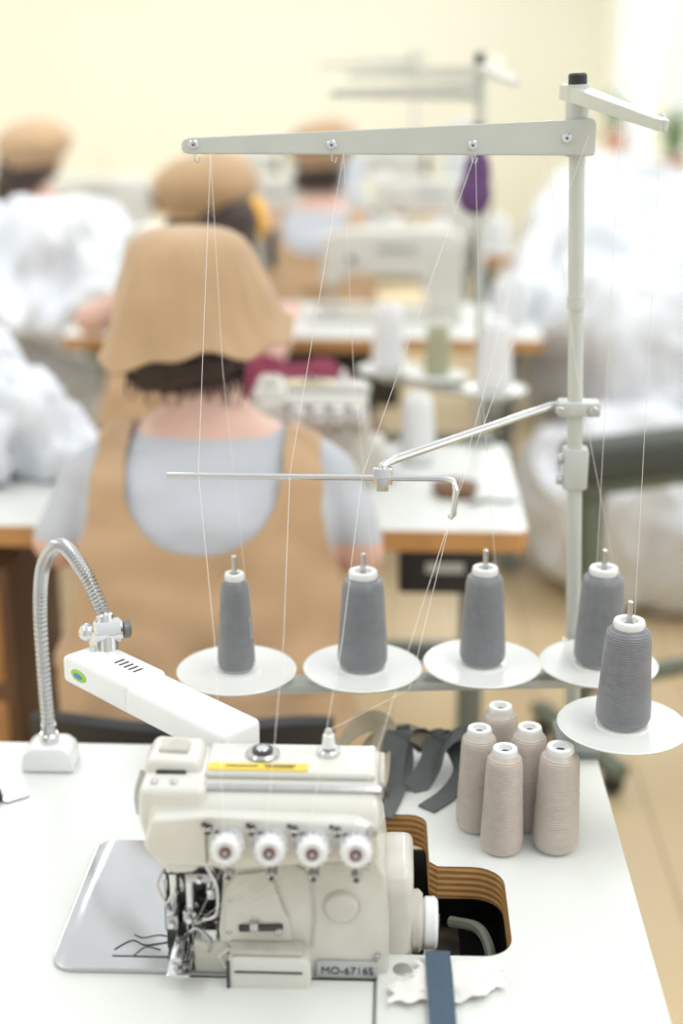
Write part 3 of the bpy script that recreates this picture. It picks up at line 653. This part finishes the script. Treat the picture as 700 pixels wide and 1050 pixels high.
def lockstitch():
    q=MB()
    q.box(cream,(0,0,.012),(.48,.178,.026),bev=.006); q.box(steel,(-.17,0,.0265),(.1,.1,.003),bev=.001)
    pf=[(-.21,.24),(-.20,.27),(-.15,.285),(.19,.29),(.235,.27),(.24,.20),(.235,.02),(.13,.02),(.12,.12),(.09,.165),(-.13,.165),(-.14,.12),(-.205,.12)]
    q.prism(cream,pf,'y',-.055,.055,bev=.012,seg=3)
    q.cyl(cream_d,(.24,0,.21),(.26,0,.21),.05); q.lathe(black,[(.03,0),(.065,.003),(.07,.012),(.065,.024),(.03,.028)],Matrix.Translation((.258,0,.21))@Euler((0,R(90),0)).to_matrix().to_4x4())
    q.cyl(chrome,(-.17,0,.13),(-.17,0,.04),.004); q.cyl(chrome,(-.185,0,.13),(-.185,0,.035),.005); q.box(chrome,(-.178,-.01,.032),(.02,.04,.006))
    q.cyl(chrome,(-.11,-.055,.20),(-.11,-.075,.20),.016,bev=.002); q.box(plate_t,(.03,-.057,.23),(.12,.003,.025),bev=.001)
    q.cyl(chrome,(.1,-.055,.14),(.1,-.07,.14),.02,bev=.003); q.tube(steel,[(.05,0,.285),(.05,0,.36),(.02,0,.38)],.003)
    return q.mesh('lockstitch_sewing_machine')
ls=lockstitch()
for x,y in ((-.02,4.52),(-.66,4.58),(.12,6.2),(-.55,6.25),(-1.3,6.25),(-.1,7.85),(-.9,7.85)): place('lockstitch_sewing_machine',ls,(x,y,.75))
stand('thread_stand',(.20,3.10,.70),150,[(-.01,3.19),(.10,3.13),(.22,3.00)],top=(.172,3.10,1.572),armlen=.36,guide=True,rod=False)
place('thread_spool',sw,(-.01,3.19,.8872)); place('thread_spool',so,(.10,3.13,.8872)); place('thread_spool',sw,(.22,3.00,.8872))
place('thread_spool',sw,(.055,2.90,.7505))
stand('thread_stand',(.30,4.86,.70),170,[(.0,4.84),(.15,4.82)],top=(.28,4.86,1.56),rod=False)
stand('thread_stand',(.10,6.62,.70),170,[(-.2,6.60),(-.05,6.60)],top=(.08,6.62,1.52),rod=False)
for x,y in ((.0,4.84),(.15,4.82),(-.2,6.60),(-.05,6.60)): place('thread_spool',sw,(x,y,.8872))
for x,y in ((.33,4.36),(.38,4.46),(-.18,6.05),(.42,6.12),(.44,6.02),(-.9,6.1),(-.45,7.75),(.25,7.7),(.35,7.8)): place('thread_spool',sw,(x,y,.7505))
for x,y,h in ((-.22,6.42,.34),(.36,8.05,.4),(-.5,8.05,.38)):
    q=MB(); q.box(paleblue,(0,0,h/2),(.16,.12,h),bev=.012,seg=3); q.box(whitep,(0,-.061,h*.6),(.12,.004,h*.4),bev=.001); q.cyl(whitep,(0,0,h),(0,0,h+.03),.04,bev=.005); q.obj('plastic_storage_bin',(x,y,.7505))
bm=bmesh.new(); ell(bm,(.172,3.060,1.33),(.030,.020,.055)); ell(bm,(.168,3.060,1.29),(.037,.024,.045))
chain(bm,[(.164,3.085,1.43),(.162,3.07,1.40),(.170,3.060,1.36)],[.006]*3); chain(bm,[(.182,3.09,1.43),(.184,3.07,1.40),(.176,3.060,1.36)],[.006]*3)
t=remesh(bm,.005,3); t.materials.clear(); t.materials.append(purple); t.polygons.foreach_set('use_smooth',[True]*len(t.polygons)); place('purple_pouch',t)

# ---------------------------------------------------------------- fabric piles
def pile(name,lumps,m,voxel=.025,f=5,amp=.05,zmin=.004,xmax=1.44):
    bm=bmesh.new()
    for x,y,z,a,b,c in lumps: ell(bm,(x,y,z),(a,b,c))
    me=remesh(bm,voxel,12,.6); me.update()
    nrm=[v.normal.copy() for v in me.vertices]
    for v,n in zip(me.vertices,nrm):
        p=v.co; w=noise.noise(p*f*.5)*1.6
        r1=1-abs(noise.noise(Vector((p.x*f+w,p.y*f*.8,p.z*f*.55+w))))*3.2
        r2=1-abs(noise.noise(Vector((p.x*f*1.8-w,p.y*f*1.8,p.z*f*1.1+w*2))))*3.2
        v.co=p+n*amp*(.6*r1+.35*r2+.15*noise.noise(p*f*4))
        v.co.z=max(v.co.z,zmin); v.co.x=min(v.co.x,xmax)
    me.materials.clear(); me.materials.append(m); me.polygons.foreach_set('use_smooth',[True]*len(me.polygons)); me.update()
    return place(name,me)
def lumps(x0,x1,y0,y1,z0,z1,n,r,seed):
    g=random.Random(seed); out=[]
    for i in range(n):
        a=r*g.uniform(.7,1.3); z=g.uniform(z0+a*.5,z1-a*.5)
        out.append((g.uniform(x0,x1),g.uniform(y0,y1),z,a*g.uniform(1,1.5),a*g.uniform(.9,1.3),a*g.uniform(.5,.8)))
    return out
pile('fabric_pile',[(.80,4.15,.28,.38,.40,.30),(1.15,4.3,.42,.36,.5,.40),(.78,4.5,.70,.32,.45,.26),(1.08,4.5,.86,.34,.42,.24),(.95,4.75,.92,.38,.35,.20),(.72,4.9,.55,.28,.3,.45)]+lumps(.75,1.15,4.1,4.8,.3,.95,8,.20,4),cloth,voxel=.022,f=4.5,amp=.075)
pile('fabric_pile',lumps(.85,1.2,5.7,7.2,.1,1.05,14,.30,5)+[(1.0,6.4,.5,.4,.9,.45)],cloth,f=4.5,amp=.07)
pile('fabric_pile',lumps(-2.3,-1.10,5.0,5.10,.4,1.02,12,.22,6)+[(-1.7,5.03,.4,.75,.18,.40),(-1.5,5.03,.8,.6,.16,.24)],cloth,voxel=.02,f=5,amp=.06)
pile('fabric_pile',[(-.92,2.82,.83,.26,.15,.10),(-1.02,2.84,.93,.16,.12,.09),(-.80,2.80,.86,.14,.13,.10),(-.70,2.82,.80,.10,.12,.06),(-.95,2.70,.80,.20,.12,.06),(-.88,2.86,.96,.10,.09,.07)],cloth_g,voxel=.011,f=9,amp=.030,zmin=.752)
pile('fabric_pile',lumps(-2.2,-1.45,4.35,4.7,.78,1.02,10,.17,9),cloth_g,voxel=.02,f=7,amp=.04,zmin=.752)
pile('maroon_fabric',[(-.24,2.94,.83,.10,.08,.075),(-.16,2.96,.88,.08,.07,.07),(-.27,2.95,.88,.08,.07,.08),(-.10,2.95,.80,.07,.06,.05)],maroon,voxel=.01,f=12,amp=.016,zmin=.752)
pile('orange_fabric',[(-.46,4.57,1.072,.06,.06,.035),(-.43,4.53,1.05,.04,.05,.05),(-.45,4.56,1.10,.04,.04,.03)],orange,voxel=.01,f=10,amp=.008,zmin=.752)
pile('teal_fabric',[(.14,2.15,.05,.1,.13,.05),(.22,2.10,.04,.08,.1,.04)],mat('teal_cloth',(150,196,196),.9),voxel=.012,f=10,amp=.012)
q=MB(); q.prism(brown,[(.09,2.64),(.155,2.63),(.17,2.68),(.13,2.71),(.08,2.69)],'z',.751,.775,bev=.004); q.obj('wooden_block')
q=MB(); q.ribbon(black,[(.15,2.60,.7525),(.19,2.63,.7525),(.22,2.62,.7525),(.24,2.64,.7525)],.010,side=(0,1,0)); q.obj('black_strap')
q=MB(); dv=Vector((.78,.36,0)).normalized(); X=Matrix((dv,Vector((-dv.y,dv.x,0)),Vector((0,0,1)))).transposed().to_4x4(); X.translation=Vector((.80,3.14,0))
q.box(dkolive,(0,0,.735),(.92,.11,.085),bev=.02,seg=3,M=X); q.box(olive,(0,0,.68),(.88,.08,.03),bev=.005,M=X)
for a in (-.40,.40):
    q.box(olive,(a,0,.375),(.045,.045,.62),bev=.005,M=X); q.box(olive,(a,0,.065),(.045,.36,.03),bev=.005,M=X)
    for b_ in (-.15,.15): q.ball(black,X@Vector((a,b_,.027)),.026)
q.box(olive,(0,0,.2),(.84,.04,.03),bev=.005,M=X); q.obj('padded_trolley')
for y in (8.0,10.2):
    q=MB(); q.lathe(potm,[(0,0),(.06,0),(.08,.13),(.085,.13),(.085,.15),(.07,.15),(.06,.12),(0,.12)])
    g=random.Random(int(y))
    for i in range(40):
        a=g.uniform(0,6.28); L=g.uniform(.12,.32); zz=g.uniform(.2,.42); e=Vector((math.cos(a)*L*.35,math.sin(a)*L,zz))
        q.ribbon(leafm,[(0,0,.12),e*.5+Vector((0,0,.12)),e],.03,th=.002,side=(math.sin(a),-math.cos(a),.2),smooth=4)
    q.obj('potted_plant',(XR-.09,y,.846))

# ---------------------------------------------------------------- light
w=bpy.data.worlds.new('World'); scene.world=w; w.use_nodes=True
nt=w.node_tree; bg=nt.nodes['Background']
tc=nt.nodes.new('ShaderNodeTexCoord'); sx=nt.nodes.new('ShaderNodeSeparateXYZ'); nt.links.new(tc.outputs['Generated'],sx.inputs[0])
mr=nt.nodes.new('ShaderNodeMapRange'); mr.inputs[1].default_value=-.9; mr.inputs[2].default_value=.5; mr.inputs[3].default_value=.68; mr.inputs[4].default_value=1.15
nt.links.new(sx.outputs['Y'],mr.inputs[0])
mr2=nt.nodes.new('ShaderNodeMapRange'); mr2.inputs[1].default_value=-.3; mr2.inputs[2].default_value=.9; mr2.inputs[3].default_value=.0; mr2.inputs[4].default_value=.5
nt.links.new(sx.outputs['X'],mr2.inputs[0])
ad=nt.nodes.new('ShaderNodeMath'); ad.operation='ADD'; nt.links.new(mr.outputs[0],ad.inputs[0]); nt.links.new(mr2.outputs[0],ad.inputs[1])
bg.inputs[0].default_value=(.96,.985,1,1); nt.links.new(ad.outputs[0],bg.inputs[1])
l=bpy.data.lights.new('sun','SUN'); l.energy=1.1; l.angle=R(30); l.color=(1,.99,.97)
o=bpy.data.objects.new('sun',l); scene.collection.objects.link(o)
dirv=Vector((-.7,.25,-1)); o.rotation_euler=dirv.to_track_quat('-Z','Y').to_euler()
for i,(x,y,en) in enumerate(((-1.5,1.2,12),(.75,1.2,12),(-1.5,5.0,18),(.75,5.0,18),(-1.5,9.0,30),(.75,9.0,30))):  # unseen strip fixtures, added to give streak highlights on thread and metal
    q=MB(); q.box(trimw,(0,0,.03),(.22,2.4,.05),bev=.008); q.prism(trimw,[(-.11,.005),(-.16,-.03),(-.155,-.035),(-.105,0)],'y',-1.2,1.2); q.prism(trimw,[(.11,.005),(.16,-.03),(.155,-.035),(.105,0)],'y',-1.2,1.2)
    for yy in (-1,1): q.cyl(steel,(0,yy,.05),(0,yy,.6),.003)
    q.obj('added_lamp_housing',(x,y,2.8))
    al=bpy.data.lights.new('added_strip_light','AREA'); al.shape='RECTANGLE'; al.size=.2; al.size_y=2.3; al.energy=en; al.color=(.98,1,1)  # area light added under each housing for highlights and contrast
    ao=bpy.data.objects.new('added_strip_light',al); scene.collection.objects.link(ao); ao.location=(x,y,2.79)
scene.view_settings.view_transform='Standard'; scene.view_settings.exposure=.0
# ---------------------------------------------------------------- camera
cd=bpy.data.cameras.new('camera'); cam=bpy.data.objects.new('camera',cd); scene.collection.objects.link(cam)
cd.sensor_fit='VERTICAL'; cd.sensor_height=36; cd.lens=50
cam.location=(0,0,1.60); cam.rotation_euler=(R(90-18.4),0,R(2.1))
cd.dof.use_dof=True; cd.dof.focus_distance=1.50; cd.dof.aperture_fstop=1.8
cd.clip_start=.05
scene.camera=cam
